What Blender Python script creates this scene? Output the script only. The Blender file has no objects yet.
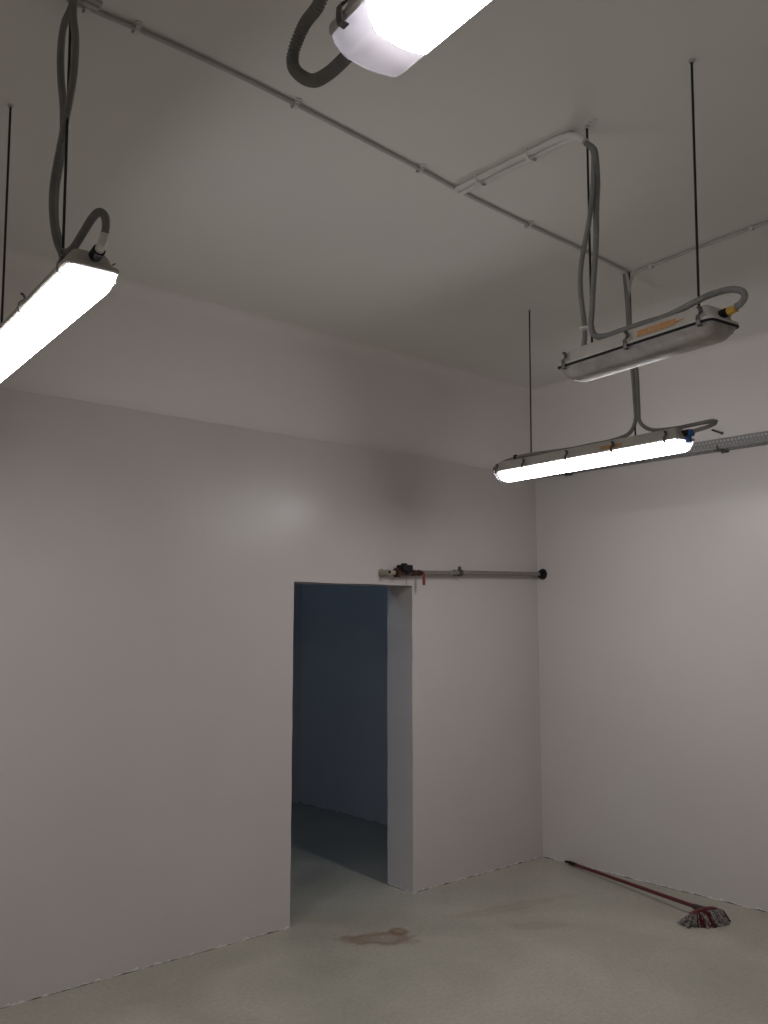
import bpy, bmesh, math, random
from mathutils import Vector, Matrix
random.seed(7)
S = bpy.context.scene
COL = S.collection
PI = math.pi

# ------------------------------------------------------------------ helpers
def link(name, me, mats, parent=None):
    o = bpy.data.objects.new(name, me)
    COL.objects.link(o)
    for m in (mats if isinstance(mats, (list, tuple)) else [mats]):
        me.materials.append(m)
    if parent: o.parent = parent
    return o

def obj(name, bm, mats, parent=None, smooth=False, loc=None):
    bmesh.ops.recalc_face_normals(bm, faces=bm.faces)
    me = bpy.data.meshes.new(name)
    bm.to_mesh(me); bm.free()
    for p in me.polygons: p.use_smooth = smooth
    o = link(name, me, mats, parent)
    if loc: o.location = loc
    if smooth:
        try: me.set_sharp_from_angle(angle=math.radians(38))
        except Exception: pass
    return o

def thicken(bm, t):
    bmesh.ops.recalc_face_normals(bm, faces=bm.faces); bm.normal_update()
    bmesh.ops.solidify(bm, geom=bm.faces[:], thickness=t)

def tag(o, label=None, cat=None, group=None, kind=None):
    if label: o['label'] = label
    if cat: o['category'] = cat
    if group: o['group'] = group
    if kind: o['kind'] = kind
    return o

def thing(name, label, cat, loc=(0, 0, 0), rz=0, group=None):
    o = bpy.data.objects.new(name, None); COL.objects.link(o)
    o.empty_display_size = .05
    o.location = loc; o.rotation_euler = (0, 0, rz)
    return tag(o, label, cat, group)

def struct(name, bm, m, smooth=False):
    return tag(obj(name, bm, m, None, smooth), kind='structure')

def box(bm, a, b, bev=0, mat=0):
    xs, ys, zs = [sorted((a[i], b[i])) for i in range(3)]
    v = [bm.verts.new((x, y, z)) for x in xs for y in ys for z in zs]
    F = [(0,1,3,2),(4,6,7,5),(0,4,5,1),(2,3,7,6),(0,2,6,4),(1,5,7,3)]
    fs = [bm.faces.new([v[i] for i in f]) for f in F]
    for f in fs: f.material_index = mat
    if bev:
        es = list({e for f in fs for e in f.edges})
        bmesh.ops.bevel(bm, geom=es, offset=bev, segments=2, affect='EDGES', profile=.5)

def frame_of(d):
    d = d.normalized()
    a = Vector((0, 0, 1)) if abs(d.z) < .9 else Vector((1, 0, 0))
    u = d.cross(a).normalized(); w = d.cross(u).normalized()
    return u, w

def cyl(bm, a, b, r, r2=None, n=16, mat=0):
    a, b = Vector(a), Vector(b); r2 = r if r2 is None else r2
    u, w = frame_of(b - a)
    R1 = [bm.verts.new(a + u*math.cos(t)*r + w*math.sin(t)*r) for t in [2*PI*i/n for i in range(n)]]
    R2 = [bm.verts.new(b + u*math.cos(t)*r2 + w*math.sin(t)*r2) for t in [2*PI*i/n for i in range(n)]]
    for i in range(n):
        bm.faces.new((R1[i], R1[(i+1) % n], R2[(i+1) % n], R2[i])).material_index = mat
    bm.faces.new(R1[::-1]).material_index = mat; bm.faces.new(R2).material_index = mat

def spline(pts, step):
    P = [Vector(p) for p in pts]
    P = [P[0]*2-P[1]] + P + [P[-1]*2-P[-2]]
    out = []
    for i in range(1, len(P)-2):
        a, b, c, d = P[i-1:i+3]
        n = max(2, int((c-b).length/step*1.6))
        for k in range(n):
            t = k/n
            out.append(.5*((2*b)+(c-a)*t+(2*a-5*b+4*c-d)*t*t+(3*b-a-3*c+d)*t**3))
    out.append(P[-2])
    # arc-length resample
    res = [out[0]]; acc = 0
    for i in range(1, len(out)):
        seg = out[i]-out[i-1]; L = seg.length
        if L < 1e-9: continue
        pos = step-acc
        while pos <= L:
            res.append(out[i-1]+seg*(pos/L)); pos += step
        acc = L-(pos-step)
    if (res[-1]-out[-1]).length > step*.3: res.append(out[-1])
    return res

def sweep(bm, pts, rfun, n=10, mat=0):
    m = len(pts); prev = None; rings = []
    for i, p in enumerate(pts):
        d = (pts[min(i+1, m-1)]-pts[max(i-1, 0)]).normalized()
        if prev is None: u, w = frame_of(d)
        else:
            u = (prev-d*prev.dot(d)).normalized(); w = d.cross(u).normalized()
        prev = u
        r = rfun(i)
        rings.append([bm.verts.new(p+u*math.cos(2*PI*k/n)*r+w*math.sin(2*PI*k/n)*r) for k in range(n)])
    for A, B in zip(rings, rings[1:]):
        for k in range(n):
            bm.faces.new((A[k], A[(k+1) % n], B[(k+1) % n], B[k])).material_index = mat
    bm.faces.new(rings[0][::-1]); bm.faces.new(rings[-1])

def hose_bm(pts, r=.011, pitch=.0062, corr=True):
    bm = bmesh.new()
    if corr:
        P = spline(pts, pitch/4)
        sweep(bm, P, lambda i: r*(1.0, 1.0, .80, .80)[i % 4], 10)
    else:
        P = spline(pts, .012)
        sweep(bm, P, lambda i: r, 10)
    return bm

def rrect(hx, hy, r, seg=5):
    out = []
    for cx, cy, a0 in ((hx-r, hy-r, 0), (-hx+r, hy-r, PI/2), (-hx+r, -hy+r, PI), (hx-r, -hy+r, 1.5*PI)):
        for k in range(seg+1):
            a = a0+PI/2*k/seg
            out.append((cx+r*math.cos(a), cy+r*math.sin(a)))
    return out

def layers(bm, L, cap0=True, cap1=True, mat=0):
    rings = [[bm.verts.new((x, y, z)) for x, y in rrect(hx, hy, r)] for hx, hy, r, z in L]
    n = len(rings[0])
    for A, B in zip(rings, rings[1:]):
        for k in range(n):
            bm.faces.new((A[k], A[(k+1) % n], B[(k+1) % n], B[k])).material_index = mat
    if cap0: bm.faces.new(rings[0][::-1]).material_index = mat
    if cap1: bm.faces.new(rings[-1]).material_index = mat

# ------------------------------------------------------------------ materials
def mat(name, col, rough=.5, metal=0, spec=.5, **kw):
    m = bpy.data.materials.new(name); m.use_nodes = True
    b = m.node_tree.nodes['Principled BSDF']
    b.inputs['Base Color'].default_value = (*col, 1)
    b.inputs['Roughness'].default_value = rough
    b.inputs['Metallic'].default_value = metal
    b.inputs['Specular IOR Level'].default_value = spec
    for k, v in kw.items(): b.inputs[k.replace('_', ' ')].default_value = v
    return m

def nodes(m):
    nt = m.node_tree
    def N(t, **kw):
        n = nt.nodes.new(t)
        for k, v in kw.items():
            if k.startswith('i_'): n.inputs[k[2:].replace('_', ' ')].default_value = v
            else: setattr(n, k, v)
        return n
    return nt, N, nt.nodes['Principled BSDF'], lambda a, b: nt.links.new(a, b)

def ramp(N, stops):
    r = N('ShaderNodeValToRGB'); e = r.color_ramp.elements
    while len(e) < len(stops): e.new(.5)
    for el, (p, c) in zip(e, stops):
        el.position = p; el.color = (*c, 1) if len(c) == 3 else c
    return r

def mottled(name, c1, c2, scale=3, rough=.5, bump=.0, bscale=60, r2=None, chips=None, spec=.5, bdist=.002):
    """painted plaster: soft mottling, fine relief, chipped whitewash strip along the foot"""
    m = mat(name, c1, rough, spec=spec); nt, N, B, L = nodes(m)
    g = N('ShaderNodeNewGeometry')
    n = N('ShaderNodeTexNoise', i_Scale=scale, i_Detail=4.0, i_Roughness=.55); L(g.outputs['Position'], n.inputs['Vector'])
    r = ramp(N, [(.35, c1), (.65, c2)]); L(n.outputs['Fac'], r.inputs[0])
    last = r.outputs[0]
    if chips:
        sep = N('ShaderNodeSeparateXYZ'); L(g.outputs['Position'], sep.inputs[0])
        n2 = N('ShaderNodeTexNoise', i_Scale=30.0, i_Detail=5.0); L(g.outputs['Position'], n2.inputs['Vector'])
        mx = N('ShaderNodeMath', operation='MULTIPLY_ADD'); L(n2.outputs['Fac'], mx.inputs[0]); mx.inputs[1].default_value = .07; mx.inputs[2].default_value = -.030
        lt = N('ShaderNodeMath', operation='LESS_THAN'); L(sep.outputs['Z'], lt.inputs[0]); L(mx.outputs[0], lt.inputs[1])
        mi = N('ShaderNodeMix', data_type='RGBA'); L(lt.outputs[0], mi.inputs['Factor']); L(last, mi.inputs['A']); mi.inputs['B'].default_value = (*chips, 1)
        last = mi.outputs['Result']
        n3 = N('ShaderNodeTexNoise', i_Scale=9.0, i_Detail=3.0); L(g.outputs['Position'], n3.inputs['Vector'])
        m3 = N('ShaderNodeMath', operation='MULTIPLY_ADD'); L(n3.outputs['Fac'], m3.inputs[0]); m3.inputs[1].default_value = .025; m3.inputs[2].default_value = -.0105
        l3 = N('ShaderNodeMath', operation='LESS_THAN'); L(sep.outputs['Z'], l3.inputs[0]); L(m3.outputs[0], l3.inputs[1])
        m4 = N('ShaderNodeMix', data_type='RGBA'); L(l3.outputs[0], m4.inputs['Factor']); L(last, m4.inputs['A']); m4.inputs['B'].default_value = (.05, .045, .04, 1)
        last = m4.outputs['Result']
    L(last, B.inputs['Base Color'])
    if bump:
        b1 = N('ShaderNodeTexNoise', i_Scale=bscale, i_Detail=5.0, i_Roughness=.6); L(g.outputs['Position'], b1.inputs['Vector'])
        bp = N('ShaderNodeBump', i_Strength=bump, i_Distance=bdist); L(b1.outputs['Fac'], bp.inputs['Height']); L(bp.outputs[0], B.inputs['Normal'])
    if r2 is not None:
        rr = N('ShaderNodeMapRange'); L(n.outputs['Fac'], rr.inputs['Value']); rr.inputs['From Min'].default_value = .3; rr.inputs['From Max'].default_value = .7
        rr.inputs['To Min'].default_value = rough; rr.inputs['To Max'].default_value = r2; L(rr.outputs[0], B.inputs['Roughness'])
    return m

M = {}
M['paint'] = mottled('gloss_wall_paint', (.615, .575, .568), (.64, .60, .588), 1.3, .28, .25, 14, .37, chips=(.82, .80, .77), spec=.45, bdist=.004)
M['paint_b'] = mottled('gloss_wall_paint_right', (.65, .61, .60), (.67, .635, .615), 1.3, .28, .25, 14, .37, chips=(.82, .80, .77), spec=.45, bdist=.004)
M['upper'] = mottled('matt_whitewash', (.80, .76, .745), (.83, .79, .77), 1.1, .75, .2, 30, spec=.25, bdist=.003)
M['ceil'] = mottled('ceiling_whitewash', (.77, .755, .715), (.80, .785, .74), .9, .8, .25, 26, spec=.2, bdist=.003)

def floor_mat():
    m = mat('smooth_concrete', (.3, .29, .25), .42, spec=.4); nt, N, B, L = nodes(m)
    g = N('ShaderNodeNewGeometry')
    n = N('ShaderNodeTexNoise', i_Scale=1.6, i_Detail=6.0, i_Roughness=.6, i_Distortion=.6); L(g.outputs['Position'], n.inputs['Vector'])
    r = ramp(N, [(.28, (.36, .34, .285)), (.5, (.43, .41, .345)), (.72, (.50, .475, .405))]); L(n.outputs['Fac'], r.inputs[0])
    n2 = N('ShaderNodeTexNoise', i_Scale=45.0, i_Detail=3.0); L(g.outputs['Position'], n2.inputs['Vector'])
    r2 = ramp(N, [(.3, (.88, .88, .88)), (.7, (1.06, 1.06, 1.06))]); L(n2.outputs['Fac'], r2.inputs[0])
    mu = N('ShaderNodeMix', data_type='RGBA', blend_type='MULTIPLY'); mu.inputs['Factor'].default_value = 1; L(r.outputs[0], mu.inputs['A']); L(r2.outputs[0], mu.inputs['B'])
    last = mu.outputs['Result']
    # rust stains (cx, cy, rx, ry, strength)
    wn = N('ShaderNodeTexNoise', i_Scale=7.0, i_Detail=4.0); L(g.outputs['Position'], wn.inputs['Vector'])
    for cx, cy, sx, sy, rot, k in ((-2.09, -.49, .25, .13, -.62, .9), (-1.93, -.47, .07, .09, 0, 1.1), (-1.10, -.62, .5, .08, -.2, .28), (-1.25, -.95, .2, .08, -.6, .25)):
        mp = N('ShaderNodeMapping', vector_type='TEXTURE'); mp.inputs['Location'].default_value = (cx, cy, 0); mp.inputs['Rotation'].default_value = (0, 0, rot); mp.inputs['Scale'].default_value = (sx, sy, 1)
        L(g.outputs['Position'], mp.inputs['Vector'])
        ln = N('ShaderNodeVectorMath', operation='LENGTH'); L(mp.outputs[0], ln.inputs[0])
        ad = N('ShaderNodeMath', operation='MULTIPLY_ADD'); L(wn.outputs['Fac'], ad.inputs[0]); ad.inputs[1].default_value = 1.6; ad.inputs[2].default_value = -.8
        su = N('ShaderNodeMath', operation='ADD'); L(ad.outputs[0], su.inputs[0]); L(ln.outputs['Value'], su.inputs[1])
        rr = ramp(N, [(.15, (k*.4, k*.4, k*.4)), (.6, (k*.75, k*.75, k*.75)), (1.0, (0, 0, 0))]); L(su.outputs[0], rr.inputs[0])
        mi = N('ShaderNodeMix', data_type='RGBA'); L(rr.outputs[0], mi.inputs['Factor']); L(last, mi.inputs['A']); mi.inputs['B'].default_value = (.22, .13, .085, 1)
        last = mi.outputs['Result']
    # pale chips scattered over the floor
    vo = N('ShaderNodeTexVoronoi', i_Scale=5.0); L(g.outputs['Position'], vo.inputs['Vector'])
    lt = N('ShaderNodeMath', operation='LESS_THAN'); L(vo.outputs['Distance'], lt.inputs[0]); lt.inputs[1].default_value = .035
    mi = N('ShaderNodeMix', data_type='RGBA'); L(lt.outputs[0], mi.inputs['Factor']); L(last, mi.inputs['A']); mi.inputs['B'].default_value = (.5, .47, .4, 1)
    L(mi.outputs['Result'], B.inputs['Base Color'])
    mr = N('ShaderNodeMapRange'); L(n.outputs['Fac'], mr.inputs['Value']); mr.inputs['To Min'].default_value = .3; mr.inputs['To Max'].default_value = .55; L(mr.outputs[0], B.inputs['Roughness'])
    bp = N('ShaderNodeBump', i_Strength=.25, i_Distance=.003); L(n2.outputs['Fac'], bp.inputs['Height']); L(bp.outputs[0], B.inputs['Normal'])
    return m
M['floor'] = floor_mat()

M['housing'] = mottled('aged_grey_plastic', (.46, .43, .395), (.54, .51, .47), 9, .5, spec=.4)
M['steel'] = mat('clip_steel', (.11, .105, .10), .45, .5)
M['rod'] = mat('threaded_rod', (.035, .035, .035), .5, .6)
M['hose'] = mottled('grey_flexible_hose', (.24, .24, .225), (.29, .285, .27), 20, .55, spec=.35)
M['tube'] = mottled('grey_smooth_tube', (.22, .215, .205), (.27, .26, .25), 8, .5, spec=.35)
M['conduit'] = mottled('painted_conduit', (.70, .68, .64), (.76, .74, .70), 6, .55, spec=.3)
M['conduit_grey'] = mottled('grey_conduit', (.50, .485, .46), (.58, .565, .54), 6, .5, spec=.3)
M['black'] = mat('black_plastic', (.010, .010, .011), .6, 0, .3)
M['white_nylon'] = mat('pale_nylon_sleeve', (.72, .70, .66), .45)
M['yellow'] = mottled('yellow_gland_nut', (.62, .38, .05), (.50, .30, .06), 60, .5)
M['blue'] = mat('blue_gland_nut', (.03, .11, .33), .4)
M['orange'] = mottled('rusty_orange_marking', (.55, .22, .05), (.46, .34, .20), 70, .7)
M['galv'] = mottled('galvanised_steel', (.24, .24, .24), (.32, .32, .32), 50, .55); M['galv'].node_tree.nodes['Principled BSDF'].inputs['Metallic'].default_value = .0
M['pipe'] = mottled('dull_grey_pipe', (.23, .21, .19), (.29, .265, .24), 14, .45); M['pipe'].node_tree.nodes['Principled BSDF'].inputs['Metallic'].default_value = .2
M['bronze'] = mat('dark_bronze_fitting', (.10, .055, .045), .4, .6)
M['brass'] = mat('pale_brass_fitting', (.38, .35, .28), .45, .2)
M['redlever'] = mat('red_lever', (.26, .035, .03), .45)
M['mopred'] = mottled('red_mop_plastic', (.13, .020, .021), (.10, .016, .018), 30, .4)
M['mopsock'] = mat('dark_mop_socket', (.05, .03, .035), .5)
M['strand_w'] = mottled('grey_white_cotton', (.34, .31, .295), (.05, .045, .045), 70, .95, spec=.1)
M['strand_r'] = mottled('dark_red_cotton', (.11, .018, .02), (.05, .012, .014), 90, .95, spec=.1)

def lit_mat(name, strength):
    m = mat(name, (.8, .8, .8), .3)
    b = m.node_tree.nodes['Principled BSDF']
    b.inputs['Emission Color'].default_value = (1, .975, .985, 1)
    b.inputs['Emission Strength'].default_value = strength
    return m
LIT = 27.0
M['lit'] = lit_mat('lit_diffuser', LIT)

def frosted(name, col=(.86, .86, .92)):
    m = mat(name, col, .3); nt, N, B, L = nodes(m)
    tr = N('ShaderNodeBsdfTranslucent'); tr.inputs['Color'].default_value = (.10, .10, .115, 1)
    mx = N('ShaderNodeMixShader'); mx.inputs[0].default_value = .6
    out = nt.nodes['Material Output']
    L(B.outputs[0], mx.inputs[1]); L(tr.outputs[0], mx.inputs[2]); L(mx.outputs[0], out.inputs['Surface'])
    return m
M['frost'] = frosted('frosted_end')

def unlit_mat():
    m = mat('dusty_clear_diffuser', (.5, .47, .45), .32, spec=.5); nt, N, B, L = nodes(m)
    tc = N('ShaderNodeTexCoord')
    w = N('ShaderNodeTexWave', wave_type='BANDS', bands_direction='X', i_Scale=55.0, i_Distortion=.0); L(tc.outputs['Object'], w.inputs['Vector'])
    bp = N('ShaderNodeBump', i_Strength=.15, i_Distance=.0015); L(w.outputs['Fac'], bp.inputs['Height']); L(bp.outputs[0], B.inputs['Normal'])
    n = N('ShaderNodeTexNoise', i_Scale=14.0, i_Detail=5.0); L(tc.outputs['Object'], n.inputs['Vector'])
    r = ramp(N, [(.35, (.36, .335, .32)), (.7, (.56, .53, .51))]); L(n.outputs['Fac'], r.inputs[0])
    # brown water stain collected near the cable end
    mp = N('ShaderNodeMapping', vector_type='TEXTURE'); mp.inputs['Location'].default_value = (-.02, -.27, -.05); mp.inputs['Scale'].default_value = (.05, .085, .05); L(tc.outputs['Object'], mp.inputs['Vector'])
    ln = N('ShaderNodeVectorMath', operation='LENGTH'); L(mp.outputs[0], ln.inputs[0])
    ad = N('ShaderNodeMath', operation='MULTIPLY_ADD'); L(n.outputs['Fac'], ad.inputs[0]); ad.inputs[1].default_value = 1.2; L(ln.outputs['Value'], ad.inputs[2])
    r2 = ramp(N, [(.35, (.45, .45, .45)), (1.0, (0, 0, 0))]); 
    ms = N('ShaderNodeMath', operation='MULTIPLY'); L(ad.outputs[0], ms.inputs[0]); ms.inputs[1].default_value = .55
    L(ms.outputs[0], r2.inputs[0])
    mi = N('ShaderNodeMix', data_type='RGBA'); L(r2.outputs[0], mi.inputs['Factor']); L(r.outputs[0], mi.inputs['A']); mi.inputs['B'].default_value = (.45, .27, .14, 1)
    L(mi.outputs['Result'], B.inputs['Base Color'])
    gl = N('ShaderNodeBsdfTransparent')
    mx = N('ShaderNodeMixShader'); mx.inputs[0].default_value = .30
    L(B.outputs[0], mx.inputs[1]); L(gl.outputs[0], mx.inputs[2]); L(mx.outputs[0], nt.nodes['Material Output'].inputs['Surface'])
    return m
M['unlit'] = unlit_mat()
M['reflector'] = mat('white_reflector', (.6, .58, .56), .4)
M['led'] = mat('white_tube_glass', (.8, .8, .8), .15)

# ------------------------------------------------------------------ room
HC = 3.652      # ceiling
HT = 2.945      # top of the glossy lower wall
XW, YS = -8.2, -7.6   # far ends of the room behind the camera
DX0, DX1, DH, TW = -2.372, -1.370, 2.035, .255

bm = bmesh.new(); box(bm, (XW, YS, -.12), (.2, 3.2, 0)); struct('floor', bm, M['floor'])
bm = bmesh.new(); box(bm, (XW, YS, HC), (.2, 3.2, HC+.12)); struct('ceiling', bm, M['ceil'])

# left wall with the doorway: outline extruded through the wall thickness, edges softly rounded
bm = bmesh.new()
def wob(a): return a+random.uniform(-.0025, .0025)
out = [(XW, 0)]
out += [(DX0, 0)] + [(wob(DX0), DH*k/14) for k in range(1, 14)] + [(DX0, DH)]
out += [(DX0+(DX1-DX0)*k/8, wob(DH)) for k in range(1, 8)]
out += [(DX1, DH)] + [(wob(DX1), DH*k/14) for k in range(13, 0, -1)] + [(DX1, 0)]
out += [(0, 0), (0, HT)]
out += [(XW*k/60, HT+random.uniform(-.003, .003)) for k in range(1, 60)]
out += [(XW, HT)]
vs = [bm.verts.new((x, 0, z)) for x, z in out]
f = bm.faces.new(vs)
r = bmesh.ops.extrude_face_region(bm, geom=[f])
bmesh.ops.translate(bm, verts=[v for v in r['geom'] if isinstance(v, bmesh.types.BMVert)], vec=(0, TW, 0))
bmesh.ops.triangulate(bm, faces=[f for f in bm.faces if len(f.verts) > 4])
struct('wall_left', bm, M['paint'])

def cove(bm, face, sgn, axis, lo, hi, zb, back):
    """upper wall with a softly rounded join to the ceiling"""
    R = .075
    prof = [(face, zb)]
    for k in range(9):
        a = PI/2*k/8
        prof.append((face-sgn*R*(1-math.cos(a)), HC-R+R*math.sin(a)))
    prof += [(face-sgn*R, HC+.02), (back, HC+.02), (back, zb)]
    A = [bm.verts.new((lo, p, z) if axis == 'x' else (p, lo, z)) for p, z in prof]
    B = [bm.verts.new((hi, p, z) if axis == 'x' else (p, hi, z)) for p, z in prof]
    n = len(prof)
    for k in range(n): bm.faces.new((A[k], A[(k+1) % n], B[(k+1) % n], B[k]))
    bm.faces.new(A); bm.faces.new(B[::-1])
bm = bmesh.new(); cove(bm, .04, 1, 'x', XW, .04, HT-.01, TW); struct('wall_left_upper', bm, M['upper'], True)
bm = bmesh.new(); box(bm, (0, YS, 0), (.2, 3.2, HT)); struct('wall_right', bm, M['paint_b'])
bm = bmesh.new(); cove(bm, .0, 1, 'y', YS, .04, HT, .2); struct('wall_right_upper', bm, M['upper'], True)
bm = bmesh.new(); box(bm, (XW, YS-.15, 0), (.2, YS, HC)); struct('wall_rear', bm, M['upper'])
bm = bmesh.new(); box(bm, (XW-.15, YS, 0), (XW, 3.2, HC)); struct('wall_side', bm, M['upper'])
# the dim room beyond the doorway
bm = bmesh.new(); box(bm, (-.17, TW, 0), (0, 2.95, HC)); struct('wall_passage_right', bm, M['paint'])
bm = bmesh.new(); box(bm, (XW, 2.90, 0), (.2, 3.2, HC)); struct('wall_passage_far', bm, M['paint'])

# ------------------------------------------------------------------ hanging luminaires
def cross_loft(bm, secs, prof, mat_of):
    """secs: (y, width factor, depth factor) ; prof: (x, z) from rim to rim below z = 0"""
    rings = [[bm.verts.new((x*wf, y, z*df)) for x, z in prof] for y, wf, df in secs]
    for (A, B, s, t) in zip(rings, rings[1:], secs, secs[1:]):
        for k in range(len(prof)-1):
            bm.faces.new((A[k], A[k+1], B[k+1], B[k])).material_index = mat_of((s[0]+t[0])/2)
    bm.faces.new(rings[0]).material_index = mat_of(secs[0][0]); bm.faces.new(rings[-1][::-1]).material_index = mat_of(secs[-1][0])

def luminaire(name, label, loc, rz, L, W, lit, end_lo=.03, end_hi=.03, clips=(), hb=.065, drop=.058, hang=()):
    """long weatherproof batten: local +Y along its length, rim at z = 0"""
    t = thing(name, label, 'hanging light', loc, rz)
    hl, hw = L/2, W/2
    bm = bmesh.new()
    layers(bm, [(hw-.004, hl-.004, .022, -.001), (hw, hl, .025, .003), (hw, hl, .025, .011), (hw-.004, hl-.004, .022, .014),
                (hw-.014, hl-.012, .02, .016), (hw-.022, hl-.03, .02, hb-.012), (hw-.028, hl-.038, .02, hb-.003), (hw-.036, hl-.046, .018, hb)])
    body = obj('housing', bm, M['housing'], t, True)
    # diffuser
    w = hw-.007
    prof = [(-w, 0), (-w+.001, -.010), (-w+.005, -.028)]
    for k in range(7):
        a = PI/2*k/6
        prof.append((-w+.012+.022*(1-math.cos(a)), -drop+.018-.014*math.sin(a)))
    for k in range(1, 6): prof.append((-(w-.034)*(1-k/3), -drop+.004-.004*math.sin(PI*k/6)))
    if not lit: prof = [(-w, 0), (-w+.002, -.006), (-w+.013, -.026), (-w+.015, -.0285), (-w+.030, -.043), (-w+.033, -.0445), (-.02, -.0465)]
    left = [p for p in prof if p[0] < -1e-6]
    prof = left + [(0, -drop if lit else -.047)] + [(-x, z) for x, z in reversed(left)]
    e = [(0.006, .80, .12), (.008, .90, .30), (.013, .96, .52), (.022, .99, .76), (.034, 1, .92), (.05, 1, 1)]
    secs = [(-hl+s, a, b) for s, a, b in e]
    cuts = sorted({-hl+max(end_lo, .052), hl-max(end_hi, .052)} | {-hl+.06+(L-.12)*k/6 for k in range(7)})
    secs += [(y, 1, 1) for y in cuts] + [(hl-s, a, b) for s, a, b in reversed(e)]
    if lit: mo = lambda y: 0 if (-hl+end_lo) < y < (hl-end_hi) else 1
    else: mo = lambda y: 0
    bm = bmesh.new(); cross_loft(bm, secs, prof, mo)
    obj('diffuser', bm, [M['lit'], M['frost']] if lit else [M['unlit']], t, True)
    if not lit:
        bm = bmesh.new(); box(bm, (-hw+.02, -hl+.03, -.006), (hw-.02, hl-.03, -.002), .001); obj('reflector', bm, M['reflector'], t)
        for sx in (-1, 1):
            bm = bmesh.new(); cyl(bm, (sx*.032, -hl+.045, -.022), (sx*.032, hl-.045, -.022), .011, n=14); obj('lamp_tube', bm, M['led'], t, True)
    bm = bmesh.new(); layers(bm, [(hw-.003, hl-.003, .022, -.0035), (hw+.0008, hl+.0008, .025, -.002), (hw+.0008, hl+.0008, .025, .0022)]) if not lit else None
    if not lit: obj('gasket', bm, M['black'], t, True)
    else: bm.free()
    for c in clips:
        y = -hl+c*L
        for sx in (-1, 1):
            bm = bmesh.new()
            P = [(hw-.008, -.012), (hw+.004, -.010), (hw+.006, .004), (hw+.005, .018), (hw-.006, .026), (hw-.012, .036), (hw-.006, .046), (hw+.002, .049)]
            v = []
            for x, z in P:
                v.append([bm.verts.new((sx*x, y+q, z)) for q in (-.0075, .0075)])
            for a, b in zip(v, v[1:]): bm.faces.new((a[0], a[1], b[1], b[0]))
            thicken(bm, .0018)
            obj('clip', bm, M['steel'], body)
    for (y, x0, dx, dy) in hang:     # threaded rods up to the ceiling
        top = HC-loc[2]
        bm = bmesh.new()
        cyl(bm, (x0, y, hb-.002), (x0+dx, y+dy, top), .0042, n=8)
        rod = obj('suspension_rod', bm, M['rod'], t, True)
        bm = bmesh.new(); cyl(bm, (x0, y, hb-.001), (x0, y, hb+.007), .010, n=6); box(bm, (x0-.014, y-.012, hb-.002), (x0+.014, y+.012, hb+.002), 0)
        obj('rod_nut', bm, M['steel'], rod)
        bm = bmesh.new(); cyl(bm, (x0+dx, y+dy, top-.008), (x0+dx, y+dy, top), .010, n=10); obj('ceiling_anchor', bm, M['conduit_grey'], rod)
    return t

def world_child(t, name, bm, m, smooth=True, parent=None):
    """a part described in room coordinates, parented to its thing"""
    inv = (Matrix.Translation(t.location) @ Matrix.Rotation(t.rotation_euler.z, 4, 'Z')).inverted()
    bmesh.ops.transform(bm, matrix=inv, verts=bm.verts)
    return obj(name, bm, m, parent or t, smooth)

def gland(t, p, d, m2, r=.013, parent=None):
    """cable gland: black body, coloured or pale nut behind it. p on the housing, d outward"""
    p, d = Vector(p), Vector(d).normalized()
    bm = bmesh.new(); cyl(bm, p-d*.006, p+d*.020, r*1.05, n=8); cyl(bm, p+d*.018, p+d*.026, r*.8, n=16)
    g = world_child(t, 'cable_gland', bm, M['black'])
    bm = bmesh.new(); cyl(bm, p+d*.022, p+d*.050, r, r*.86, n=8)
    world_child(t, 'gland_nut', bm, m2, parent=g)
    return p+d*.045

# --- lit lamp on the left
R5 = math.radians(-5.0)
A = luminaire('hanging_light', 'lit batten light at the left edge with two grey hoses rising from its near end', (-4.609, -1.588, 2.745), math.radians(-5), 1.30, .148, True, .012, .03,
              (.05, .35, .65, .95), hb=.060, hang=((-.455, -.030, -.010, .0), (.27, -.02, -.010, .0)))
world_child(A, 'flexible_hose', hose_bm([(-4.675, -2.02, 3.65), (-4.674, -2.0, 3.621), (-4.67, -1.939, 3.601), (-4.669, -1.922, 3.524), (-4.67, -1.938, 3.430), (-4.671, -1.968, 3.330), (-4.672, -1.982, 3.240), (-4.67, -1.965, 3.156), (-4.667, -1.930, 3.080), (-4.669, -1.940, 2.98), (-4.672, -1.990, 2.894), (-4.668, -2.034, 2.803)], .0115), M['hose'])
world_child(A, 'flexible_hose', hose_bm([(-4.682, -2.049, 3.648), (-4.682, -2.041, 3.584), (-4.680, -2.063, 3.486), (-4.682, -2.066, 3.381), (-4.684, -2.048, 3.300), (-4.686, -2.022, 3.230), (-4.686, -1.990, 3.160), (-4.686, -1.960, 3.080), (-4.686, -1.965, 2.99), (-4.684, -2.000, 2.895), (-4.680, -2.041, 2.845), (-4.677, -2.100, 2.836), (-4.674, -2.160, 2.862), (-4.675, -2.222, 2.884), (-4.677, -2.272, 2.884), (-4.674, -2.302, 2.864), (-4.671, -2.306, 2.838), (-4.670, -2.298, 2.815)], .0115), M['hose'])
gl = Vector((-4.667, -2.232, 2.776))
bm = bmesh.new(); cyl(bm, gl, (-4.669, -2.266, 2.783), .0175, n=10); g = world_child(A, 'cable_gland', bm, M['black'])
bm = bmesh.new(); sweep(bm, spline([(-4.669, -2.264, 2.783), (-4.670, -2.280, 2.790), (-4.670, -2.294, 2.804), (-4.670, -2.299, 2.818)], .008), lambda i: .0125, 12); world_child(A, 'gland_sleeve', bm, M['white_nylon'], parent=g)

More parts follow.
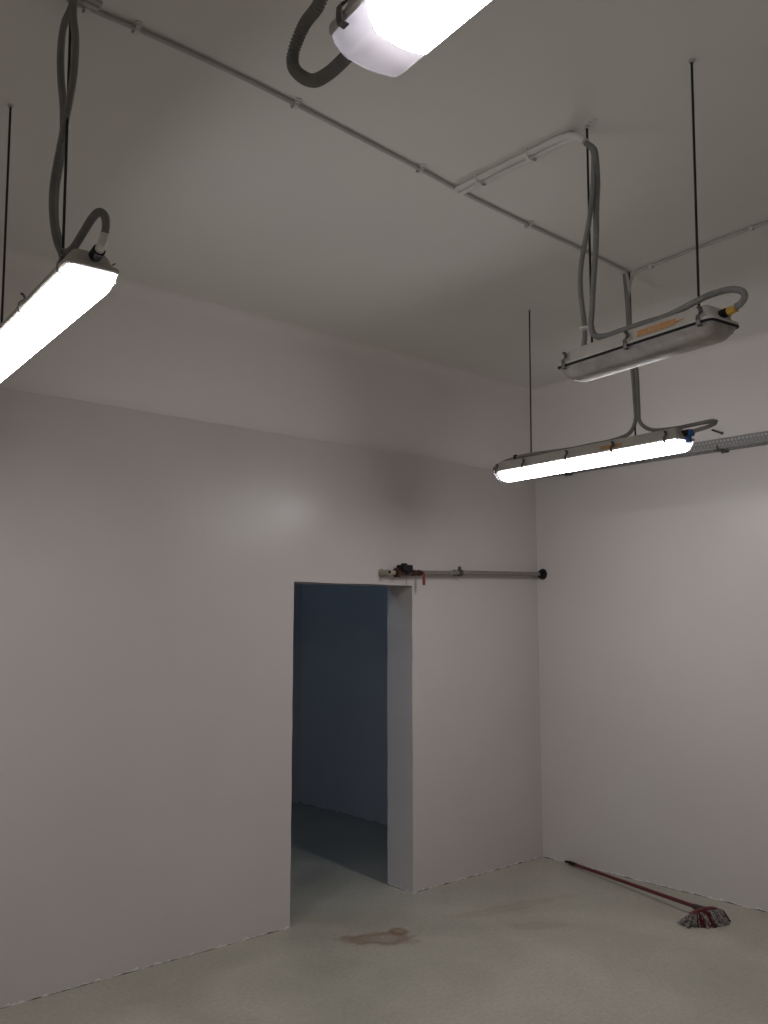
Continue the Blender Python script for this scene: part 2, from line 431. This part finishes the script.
# --- lit lamp at the top edge
B_ = luminaire('hanging_light', 'lit batten light cut off by the top edge, one hose looping from its end', (-4.789, -4.055, 2.745), math.radians(-6), 1.30, .147, True, .03, .115,
               (.05, .35, .65, .955), hb=.066, drop=.054, hang=((-.40, 0, 0, 0), (.40, 0, 0, 0)))
world_child(B_, 'flexible_hose', hose_bm([(-4.712, -3.50, 3.65), (-4.712, -3.47, 3.40), (-4.710, -3.38, 3.12), (-4.705, -3.32, 3.0), (-4.702, -3.274, 2.927), (-4.696, -3.215, 2.912), (-4.692, -3.175, 2.877), (-4.693, -3.183, 2.838), (-4.699, -3.243, 2.785), (-4.705, -3.30, 2.768), (-4.71, -3.36, 2.769), (-4.714, -3.385, 2.770)], .0125), M['hose'])
gland(B_, (-4.716, -3.414, 2.772), (.004, .12, 0), M['black'])

# --- short unlit lamp
Cc = luminaire('hanging_light', 'short unlit batten light with dusty grey cover and yellow cable nut', (-2.973, -2.841, 2.727), math.radians(-7.6), .672, .158, False,
               clips=(.065, .50, .93), hb=.064, hang=((-.245, -.012, .006, -.01), (.223, 0, .006, 0)))
world_child(Cc, 'flexible_hose', hose_bm([(-2.956, -2.628, 3.575), (-2.956, -2.655, 3.548), (-2.956, -2.668, 3.514), (-2.957, -2.673, 3.405), (-2.960, -2.667, 3.301), (-2.965, -2.665, 3.176), (-2.968, -2.654, 3.054), (-2.970, -2.642, 2.915), (-2.972, -2.638, 2.861), (-2.975, -2.655, 2.821), (-2.980, -2.70, 2.806), (-2.987, -2.782, 2.806), (-2.993, -2.861, 2.808), (-2.999, -2.959, 2.808), (-3.034, -3.064, 2.812), (-3.035, -3.131, 2.824), (-3.032, -3.196, 2.824), (-3.034, -3.236, 2.806), (-3.034, -3.242, 2.784), (-3.032, -3.226, 2.768), (-3.030, -3.212, 2.765)], .0112), M['hose'])
world_child(Cc, 'flexible_hose', hose_bm([(-2.943, -2.628, 3.575), (-2.950, -2.650, 3.545), (-2.958, -2.662, 3.500), (-2.976, -2.664, 3.365), (-2.980, -2.646, 3.248), (-2.976, -2.607, 3.112), (-2.970, -2.594, 3.012), (-2.960, -2.600, 2.879), (-2.952, -2.594, 2.824), (-2.948, -2.578, 2.785)], .0105), M['hose'])
bm = bmesh.new(); 
for zc in (2.856,): cyl(bm, (-2.966, -2.612, zc), (-2.966, -2.612, zc+.006), .026, n=14)
world_child(Cc, 'cable_tie', bm, M['white_nylon'])
gp = Vector((-3.017, -3.160, 2.757)); gland(Cc, gp, (-.010, -.075, .008), M['yellow'], .0145)
bm = bmesh.new(); 
for (y0, y1, z0, z1) in ((-.19, -.035, .020, .044), (-.225, -.19, .030, .034), (-.205, -.17, .026, .030)):
    v = [bm.verts.new((-(.079-.014-.008*(z-.016)/.036)-.0018, y, z)) for y, z in ((y0, z0), (y1, z0), (y1, z1), (y0, z1))]; bm.faces.new(v)
thicken(bm, .0008)
o = obj('rust_marking', bm, M['orange'], Cc); o['label'] = 'rusty orange patch on the housing side'

# --- long lit lamp in the corner
D = luminaire('hanging_light', 'long lit batten light in the room corner with a blue cable nut', (-1.565, -1.590, 2.685), math.radians(-4.4), 1.31, .150, True, .02, .06,
              (.06, .31, .55, .80, .965), hb=.064, drop=.055, hang=((-.345, 0, -.004, .0), (.395, 0, .010, 0)))
world_child(D, 'cable_tube', hose_bm([(-1.589, -1.90, 3.648), (-1.588, -1.905, 3.558), (-1.588, -1.911, 3.43), (-1.588, -1.913, 3.266), (-1.591, -1.930, 3.099), (-1.592, -1.938, 2.935), (-1.592, -1.938, 2.84), (-1.586, -1.893, 2.777), (-1.575, -1.773, 2.757), (-1.561, -1.628, 2.757), (-1.547, -1.481, 2.757), (-1.540, -1.347, 2.763), (-1.535, -1.157, 2.769), (-1.522, -1.07, 2.767), (-1.508, -.976, 2.760), (-1.500, -.905, 2.742), (-1.497, -.872, 2.722), (-1.497, -.905, 2.712)], .0105, corr=False), M['tube'])
world_child(D, 'cable_tube', hose_bm([(-1.603, -1.925, 3.648), (-1.603, -1.925, 3.553), (-1.604, -1.929, 3.426), (-1.606, -1.940, 3.26), (-1.608, -1.965, 3.094), (-1.608, -1.968, 2.899), (-1.608, -1.975, 2.82), (-1.610, -2.043, 2.768), (-1.615, -2.167, 2.754), (-1.624, -2.284, 2.754), (-1.632, -2.385, 2.754), (-1.634, -2.405, 2.744), (-1.630, -2.36, 2.730), (-1.624, -2.285, 2.722)], .0105, corr=False), M['tube'])
gp = Vector((-1.607, -2.205, 2.717)); bm = bmesh.new(); cyl(bm, gp, gp+Vector((-.003, -.05, .001)), .021, n=10); g = world_child(D, 'cable_gland', bm, M['black'])
bm = bmesh.new(); cyl(bm, gp+Vector((-.003, -.046, .001)), gp+Vector((-.004, -.066, 0)), .021, .017, n=8); cyl(bm, (-1.612, -2.245, 2.672), (-1.612, -2.247, 2.72), .017, .012, n=8); world_child(D, 'gland_nut', bm, M['blue'], parent=g)
bm = bmesh.new(); cyl(bm, (-1.524, -1.072, 2.756), (-1.522, -1.066, 2.782), .0135, n=10); world_child(D, 'cable_tie', bm, M['black'])
bm = bmesh.new(); v = [bm.verts.new((-(.075-.014-.008*(z-.016)/.036)-.002, y, z)) for y, z in ((-.30, .017), (-.16, .017), (-.16, .036), (-.30, .036))]; bm.faces.new(v)
thicken(bm, .002)
o = obj('rust_marking', bm, M['orange'], D); o['label'] = 'rusty orange patch on the housing side'

# ------------------------------------------------------------------ surface conduits on the ceiling
def conduit(name, label, runs, r, m, clips, cr=None):
    """clips: (x, y, direction) saddle clips with an open hook"""
    t = thing(name, label, 'conduit', (clips[0][0], clips[0][1], HC))
    for pts in runs:
        bm = bmesh.new(); sweep(bm, spline(pts, .03) if len(pts) > 2 else [Vector(pts[0]).lerp(Vector(pts[1]), k/12) for k in range(13)], lambda i: r, 12)
        world_child(t, 'conduit_tube', bm, m)
    for (x, y, d, s) in clips:
        bm = bmesh.new()
        u = Vector((d[0], d[1], 0)).normalized(); n = Vector((-u.y, u.x, 0))
        base = Vector((x, y, HC))
        # flat saddle foot and the C shaped hook round the tube, open on one side
        rr = cr or (r+.006); cz = HC-r-.005; fl_ = .6 if cr else 1
        P = []
        for k in range(15):
            a = math.radians(70-250*k/14*1.0)
            P.append(Vector((x, y, cz))+n*(s*rr*math.cos(a))+Vector((0, 0, min(rr*math.sin(a)*fl_, r+.004))))
        P.append(P[-1]+n*(s*-.006)+Vector((0, 0, .004)))
        V = [[bm.verts.new(p+u*q) for q in (-.008, .008)] for p in P]
        for a, b in zip(V, V[1:]): bm.faces.new((a[0], a[1], b[1], b[0]))
        thicken(bm, .0025)
        for q in (0,):
            c0 = base+n*(-s*(r+.010))
            v = [c0+u*a+n*b+Vector((0, 0, c)) for c in (-.005, 0) for a, b in ((-.010, -.012), (.010, -.012), (.010, .012), (-.010, .012))]
            v = [bm.verts.new(p) for p in v]
            for f in ((0,1,2,3), (7,6,5,4), (0,4,5,1), (1,5,6,2), (2,6,7,3), (3,7,4,0)): bm.faces.new([v[i] for i in f])
            cyl(bm, c0+Vector((0, 0, -.006)), c0+Vector((0, 0, -.012)), .006, n=8)
        world_child(t, 'saddle_clip', bm, M['conduit'])
    return t

zc = HC-.0105
X = (1, 0)
conduit('ceiling_conduit', 'long thin grey conduit running along the ceiling from the left hoses to the corner light',
        [[(-4.69, -2.008, zc), (-4.608, -2.014, zc), (-4.49, -2.022, zc), (-4.296, -2.028, zc), (-4.05, -2.027, zc), (-3.714, -2.012, zc), (-3.156, -1.980, zc), (-2.93, -1.961, zc), (-2.475, -1.949, zc), (-2.04, -1.946, zc), (-1.70, -1.937, zc), (-1.640, -1.938, zc-.004), (-1.610, -1.934, zc-.04), (-1.600, -1.928, zc-.15)]],
        .0075, M['conduit_grey'], [(-4.63, -2.012, X, 1), (-4.475, -2.023, X, 1), (-3.86, -2.020, X, 1), (-3.20, -1.983, X, 1), (-2.46, -1.949, X, 1)])
conduit('ceiling_conduit', 'thin grey ceiling conduit running right from the corner light hoses towards the right edge',
        [[(-1.596, -1.926, zc-.14), (-1.595, -1.940, zc-.045), (-1.594, -1.972, zc-.006), (-1.595, -2.045, zc), (-1.626, -2.36, zc), (-1.649, -2.71, zc), (-1.69, -3.4, zc), (-1.73, -4.6, zc)]],
        .0075, M['conduit_grey'], [(-1.596, -2.065, (0, 1), 1), (-1.645, -2.631, (0, 1), 1), (-1.69, -3.4, (0, 1), 1)])
Zd = HC-.0125
conduit('ceiling_conduit', 'pale double conduit branching off towards the unlit light',
        [[(-2.930, -1.965, Zd), (-2.932, -2.2, Zd), (-2.936, -2.45, Zd), (-2.938, -2.535, Zd-.002), (-2.940, -2.59, Zd-.02), (-2.943, -2.625, Zd-.06)],
         [(-2.966, -1.955, Zd), (-2.968, -2.2, Zd), (-2.970, -2.45, Zd), (-2.968, -2.535, Zd-.002), (-2.964, -2.59, Zd-.02), (-2.960, -2.628, Zd-.06)]],
        .0125, M['conduit'], [(-2.951, -2.09, (0, 1), -1), (-2.952, -2.36, (0, 1), -1)], cr=.030)
bm = bmesh.new()      # round ceiling hook over the unlit lamp
P = [Vector((-2.955+.018*math.cos(a), -2.655+.018*math.sin(a)*.6, HC-.016+.014*math.sin(a))) for a in [PI*1.5*k/14 for k in range(15)]]
sweep(bm, P, lambda i: .0028, 8); cyl(bm, (-2.955, -2.655, HC-.004), (-2.955, -2.655, HC), .02, n=14)
o = obj('ceiling_hook', bm, M['conduit'], None, True); tag(o, 'small round ceiling hook above the hoses of the unlit light', 'hook')
bm = bmesh.new(); box(bm, (-4.715, -2.06, HC-.012), (-4.60, -2.015, HC), .002); box(bm, (-4.655, -2.045, HC-.02), (-4.605, -2.03, HC-.012), .002)
o = obj('ceiling_bracket', bm, M['conduit_grey']); tag(o, 'small grey ceiling bracket where the left light hoses start', 'bracket')

# ------------------------------------------------------------------ perforated cable tray on the right wall
t = thing('cable_tray', 'perforated galvanised cable tray running along the right wall just below its upper edge', 'cable tray', (-.06, -2.3, 2.925))
y0, y1 = -.03, -4.6
bm = bmesh.new()
def perforated(bm, fn, nu, nv, hole):
    V = {}
    def vert(i, j):
        if (i, j) not in V: V[(i, j)] = bm.verts.new(fn(i, j))
        return V[(i, j)]
    for i in range(nu):
        for j in range(nv):
            if not hole(i, j): bm.faces.new((vert(i, j), vert(i+1, j), vert(i+1, j+1), vert(i, j+1)))
nu = 720; dy = (y1-y0)/nu
xs = [-.118, -.108, -.094, -.082, -.068, -.056, -.042, -.030, -.016, -.004]
hole = lambda i, j: (j % 2 == 1) and ((i+(2 if (j//2) % 2 else 0)) % 4 in (0, 1))
perforated(bm, lambda i, j: (xs[j], y0+dy*i, 2.925), nu, 9, hole)
thicken(bm, .0015)
world_child(t, 'tray_base', bm, M['galv'], False)
zs = [2.925, 2.940, 2.953, 2.965, 2.978, 2.990]
for x, nm in ((-.118, 'side_rail'), (-.004, 'side_rail')):
    bm = bmesh.new(); perforated(bm, lambda i, j: (x, y0+dy*i, zs[j]), nu, 5, lambda i, j: j in (1, 3) and (i+j) % 4 in (0, 1))
    thicken(bm, .0015)
    world_child(t, nm, bm, M['galv'], False)
for yy in (-.35, -1.62, -2.9, -4.2):
    bm = bmesh.new(); box(bm, (-.13, yy-.018, 2.912), (0, yy+.018, 2.922), .001); 
    cyl(bm, (-.128, yy, 2.905), (-.128, yy, 2.945), .007, n=6); cyl(bm, (-.06, yy, 2.90), (-.06, yy, 2.935), .008, n=6)
    b = world_child(t, 'wall_bracket', bm, M['steel'], False)
bm = bmesh.new(); cyl(bm, (0, -1.595, 3.048), (-.075, -1.563, 3.066), .007, n=10); cyl(bm, (-.004, -1.594, 3.049), (0, -1.595, 3.048), .011, n=12)
o = obj('anchor_bolt', bm, M['steel'], None, True); tag(o, 'short dark bolt sticking out of the right wall above the cable tray', 'bolt')

# ------------------------------------------------------------------ wall pipe with valve
t = thing('water_pipe', 'horizontal grey pipe with a red levered valve on the left wall beside the doorway top', 'pipe', (-.95, -.05, 2.14))
def pz(x): return 2.112+(x+1.674)*.030 if x < -.951 else 2.138+(x+.951)*.022
def PP(x, y=-.055, dz=0): return (x, y, pz(x)+dz)
bm = bmesh.new(); sweep(bm, [Vector(PP(x)) for x in (-1.34, -1.1, -.951, -.7, -.4, -.2, -.004)], lambda i: .0165, 14)
p_ = obj('pipe', bm, M['pipe'], None, True); p_.parent = t; p_.location = -t.location
def part(name, bm, m, smooth=True, parent=None): return world_child(t, name, bm, m, smooth, parent)
bm = bmesh.new()      # round clamp with its wall plate and screw ears
cyl(bm, PP(-.965), PP(-.935), .025, n=16); cyl(bm, (-.95, -.055, 2.138), (-.95, 0, 2.138), .007, n=8); box(bm, (-.962, -.062, 2.115), (-.938, -.048, 2.182), .002); cyl(bm, (-.95, -.006, 2.138), (-.95, 0, 2.138), .024, n=14)
part('pipe_clamp', bm, M['steel'])
bm = bmesh.new(); cyl(bm, PP(-.030), PP(-.0), .030, .044, n=20); cyl(bm, PP(-.05), PP(-.028), .022, n=8)
part('wall_flange', bm, M['black'])
bm = bmesh.new()      # valve: hex unions and ball housing
for a, b, r in ((-1.37, -1.335, .021), (-1.392, -1.37, .016), (-1.418, -1.39, .022), (-1.442, -1.418, .015), (-1.455, -1.44, .020)):
    cyl(bm, PP(a), PP(b), r, n=8)
cyl(bm, PP(-1.352), (-1.352, -.095, pz(-1.352)), .010, n=10)
v_ = part('valve', bm, M['bronze'], False)
bm = bmesh.new(); box(bm, (-1.359, -.102, pz(-1.352)-.082), (-1.345, -.096, pz(-1.352)+.010), .002); box(bm, (-1.361, -.106, pz(-1.352)-.085), (-1.343, -.092, pz(-1.352)-.030), .003)
part('valve_lever', bm, M['redlever'], False, v_)
bm = bmesh.new(); box(bm, (-1.545, -.105, 2.122), (-1.458, -.030, 2.170), .006); box(bm, (-1.53, -.098, 2.170), (-1.505, -.06, 2.180), .002); cyl(bm, (-1.485, -.06, 2.105), (-1.485, -.06, 2.130), .022, n=12)
part('solenoid_box', bm, M['black'], False)
bm = bmesh.new(); cyl(bm, PP(-1.59), PP(-1.43), .020, n=14); cyl(bm, PP(-1.575), PP(-1.545), .031, n=14)
part('meter_body', bm, M['bronze'])
bm = bmesh.new(); cyl(bm, PP(-1.665), PP(-1.585), .018, n=14); cyl(bm, (-1.655, -.055, pz(-1.65)), (-1.655, 0, pz(-1.65)), .018, n=12); cyl(bm, (-1.655, -.083, pz(-1.65)), (-1.655, -.05, pz(-1.65)), .019, .021, n=12); cyl(bm, (-1.655, -.004, pz(-1.65)), (-1.655, 0, pz(-1.65)), .03, n=14)
e_ = part('end_elbow', bm, M['brass'])
bm = bmesh.new(); cyl(bm, (-1.655, -.0845, pz(-1.65)+.003), (-1.655, -.080, pz(-1.65)+.003), .012, n=12)
part('plug', bm, M['black'], parent=e_)
bm = bmesh.new(); sweep(bm, [Vector(p) for p in ((-1.44, -.05, 2.115), (-1.43, -.012, 2.10), (-1.425, -.004, 2.08), (-1.425, -.004, 2.06), (-1.4255, -.004, 2.04))], lambda i: .003, 8)
part('wire', bm, M['conduit_grey'])

# ------------------------------------------------------------------ mop on the floor
t = thing('string_mop', 'red handled string mop lying on the floor along the right wall', 'mop', (-.25, -.9, 0))
h0, h1 = Vector((-.030, -.255, .018)), Vector((-.440, -1.560, .066))
hd = (h1-h0).normalized()
bm = bmesh.new(); cyl(bm, h0+hd*.05, h1, .0115, .0125, n=14); handle = world_child(t, 'handle', bm, M['mopred'])
bm = bmesh.new(); cyl(bm, h0+hd*.02, h0+hd*.10, .0135, n=12)
bm2 = bm
ring = [h0+hd*(-.006)+Vector((hd.x*.022*math.cos(a)+.0*math.sin(a), hd.y*.022*math.cos(a), 0))+Vector((-hd.y, hd.x, 0)).normalized()*(.013*math.sin(a))+Vector((0,0,0)) for a in [2*PI*k/18 for k in range(19)]]
sweep(bm, ring, lambda i: .0048, 8)
world_child(t, 'end_cap', bm, M['black'], parent=handle)
bm = bmesh.new(); cyl(bm, h1-hd*.075, h1+hd*.01, .017, .020, n=12); world_child(t, 'socket', bm, M['mopsock'])
bx = Vector((-hd.y, hd.x, 0)).normalized()*1   # along the head
hc = h1+hd*.022; fw = Vector((hd.x, hd.y, 0)).normalized()
bm = bmesh.new()
secs = []
for k in range(13):
    s = -1+2*k/12
    secs.append(hc+bx*(s*.108)-fw*(.018*s*s)+Vector((0, 0, -.020*s*s+.004)))
sweep(bm, secs, lambda i: .0175*(1-.28*abs(-1+2*i/12)**3), 12)
world_child(t, 'mop_head', bm, M['mopred'])
def strands(n, a0, a1, sel):
    bm = bmesh.new()
    for k in range(n):
        s = random.uniform(a0, a1)            # -1 .. 1 along the head
        st = hc+bx*(s*.098)-fw*(.018*s*s)+Vector((0, 0, -.004-.02*s*s))
        sp = s*1.15+random.gauss(0, .10)
        L_ = random.uniform(.055, .10)
        back = -.055 if s > .75 and random.random() < 0 else 0
        en = hc+bx*(sp*.112)+fw*(L_*math.sqrt(max(.08, 1-.55*sp*sp))+back); en.z = .006+random.random()*.012
        mid = (st+en)/2+Vector((0, 0, random.uniform(.014, .032)))
        e2 = en+Vector((random.uniform(-.018, .018), random.uniform(-.018, .018), 0)); e2.z = .005
        sweep(bm, spline([st, mid, en, e2], .010), lambda i: .0036, 6)
    return bm
# bx sign: positive towards +x
def fringe(name, n, a0, a1, m, lab):
    o = world_child(t, name, strands(n, a0, a1, None), m); o['kind'] = 'stuff'; o['label'] = lab
side = 1 if bx.x > 0 else -1
fringe('mop_strings', 95, -1, 1, M['strand_w'], 'grey white cotton strings')
fringe('mop_strings', 44, -.75*side if side > 0 else .1, (-.1 if side > 0 else .75), M['strand_r'], 'dark red cotton strings in the middle')
fringe('mop_strings', 30, .82*side if side > 0 else -1.05, (1.05 if side > 0 else -.82), M['strand_r'], 'dark red cotton strings at the right end')
# loose strings thrown back beside the handle on the left
bm = bmesh.new()
for k in range(42):
    s = -side*random.uniform(.65, 1.0)
    st = hc+bx*(s*.095)+Vector((0, 0, -.02))
    a = random.uniform(0, 1)
    en = hc+bx*(-side*random.uniform(.13, .20))+fw*random.uniform(-.035, .055); en.z = .006+random.random()*.01
    mid = (st+en)/2+Vector((0, 0, .012+random.random()*.012))
    sweep(bm, spline([st, mid, en], .010), lambda i: .0036, 6)
o = world_child(t, 'mop_strings', bm, M['strand_w']); o['kind'] = 'stuff'; o['label'] = 'loose grey strings splayed on the left'

# ------------------------------------------------------------------ light in the room beyond the doorway (its high window, out of sight)
ld = bpy.data.lights.new('passage_window_light', 'AREA'); ld.shape = 'RECTANGLE'; ld.size = .9; ld.size_y = .5; ld.energy = 6.0; ld.color = (.36, .63, 1.0)
lo = bpy.data.objects.new('passage_window_light', ld); COL.objects.link(lo)
lo.location = (-4.3, 1.35, 3.35)
lo.rotation_euler = (Vector((-1.2, .7, .9))-Vector(lo.location)).to_track_quat('-Z', 'Y').to_euler()

w = bpy.data.worlds.new('World'); S.world = w; w.use_nodes = True
w.node_tree.nodes['Background'].inputs[0].default_value = (.5, .6, .8, 1); w.node_tree.nodes['Background'].inputs[1].default_value = .05

# ------------------------------------------------------------------ camera
cd = bpy.data.cameras.new('camera'); cam = bpy.data.objects.new('camera', cd); COL.objects.link(cam)
cd.sensor_fit = 'VERTICAL'; cd.sensor_height = 36; cd.lens = 890/1024*36
cam.location = (-5.617, -4.474, 1.8)
cam.rotation_euler = (math.radians(90+6.919), 0, math.radians(48.293-90))
cd.clip_start = .02
S.camera = cam
vs_ = S.view_settings; vs_.view_transform = 'Standard'; vs_.look = 'None'; vs_.gamma = 1; vs_.use_curve_mapping = False; vs_.exposure = 0
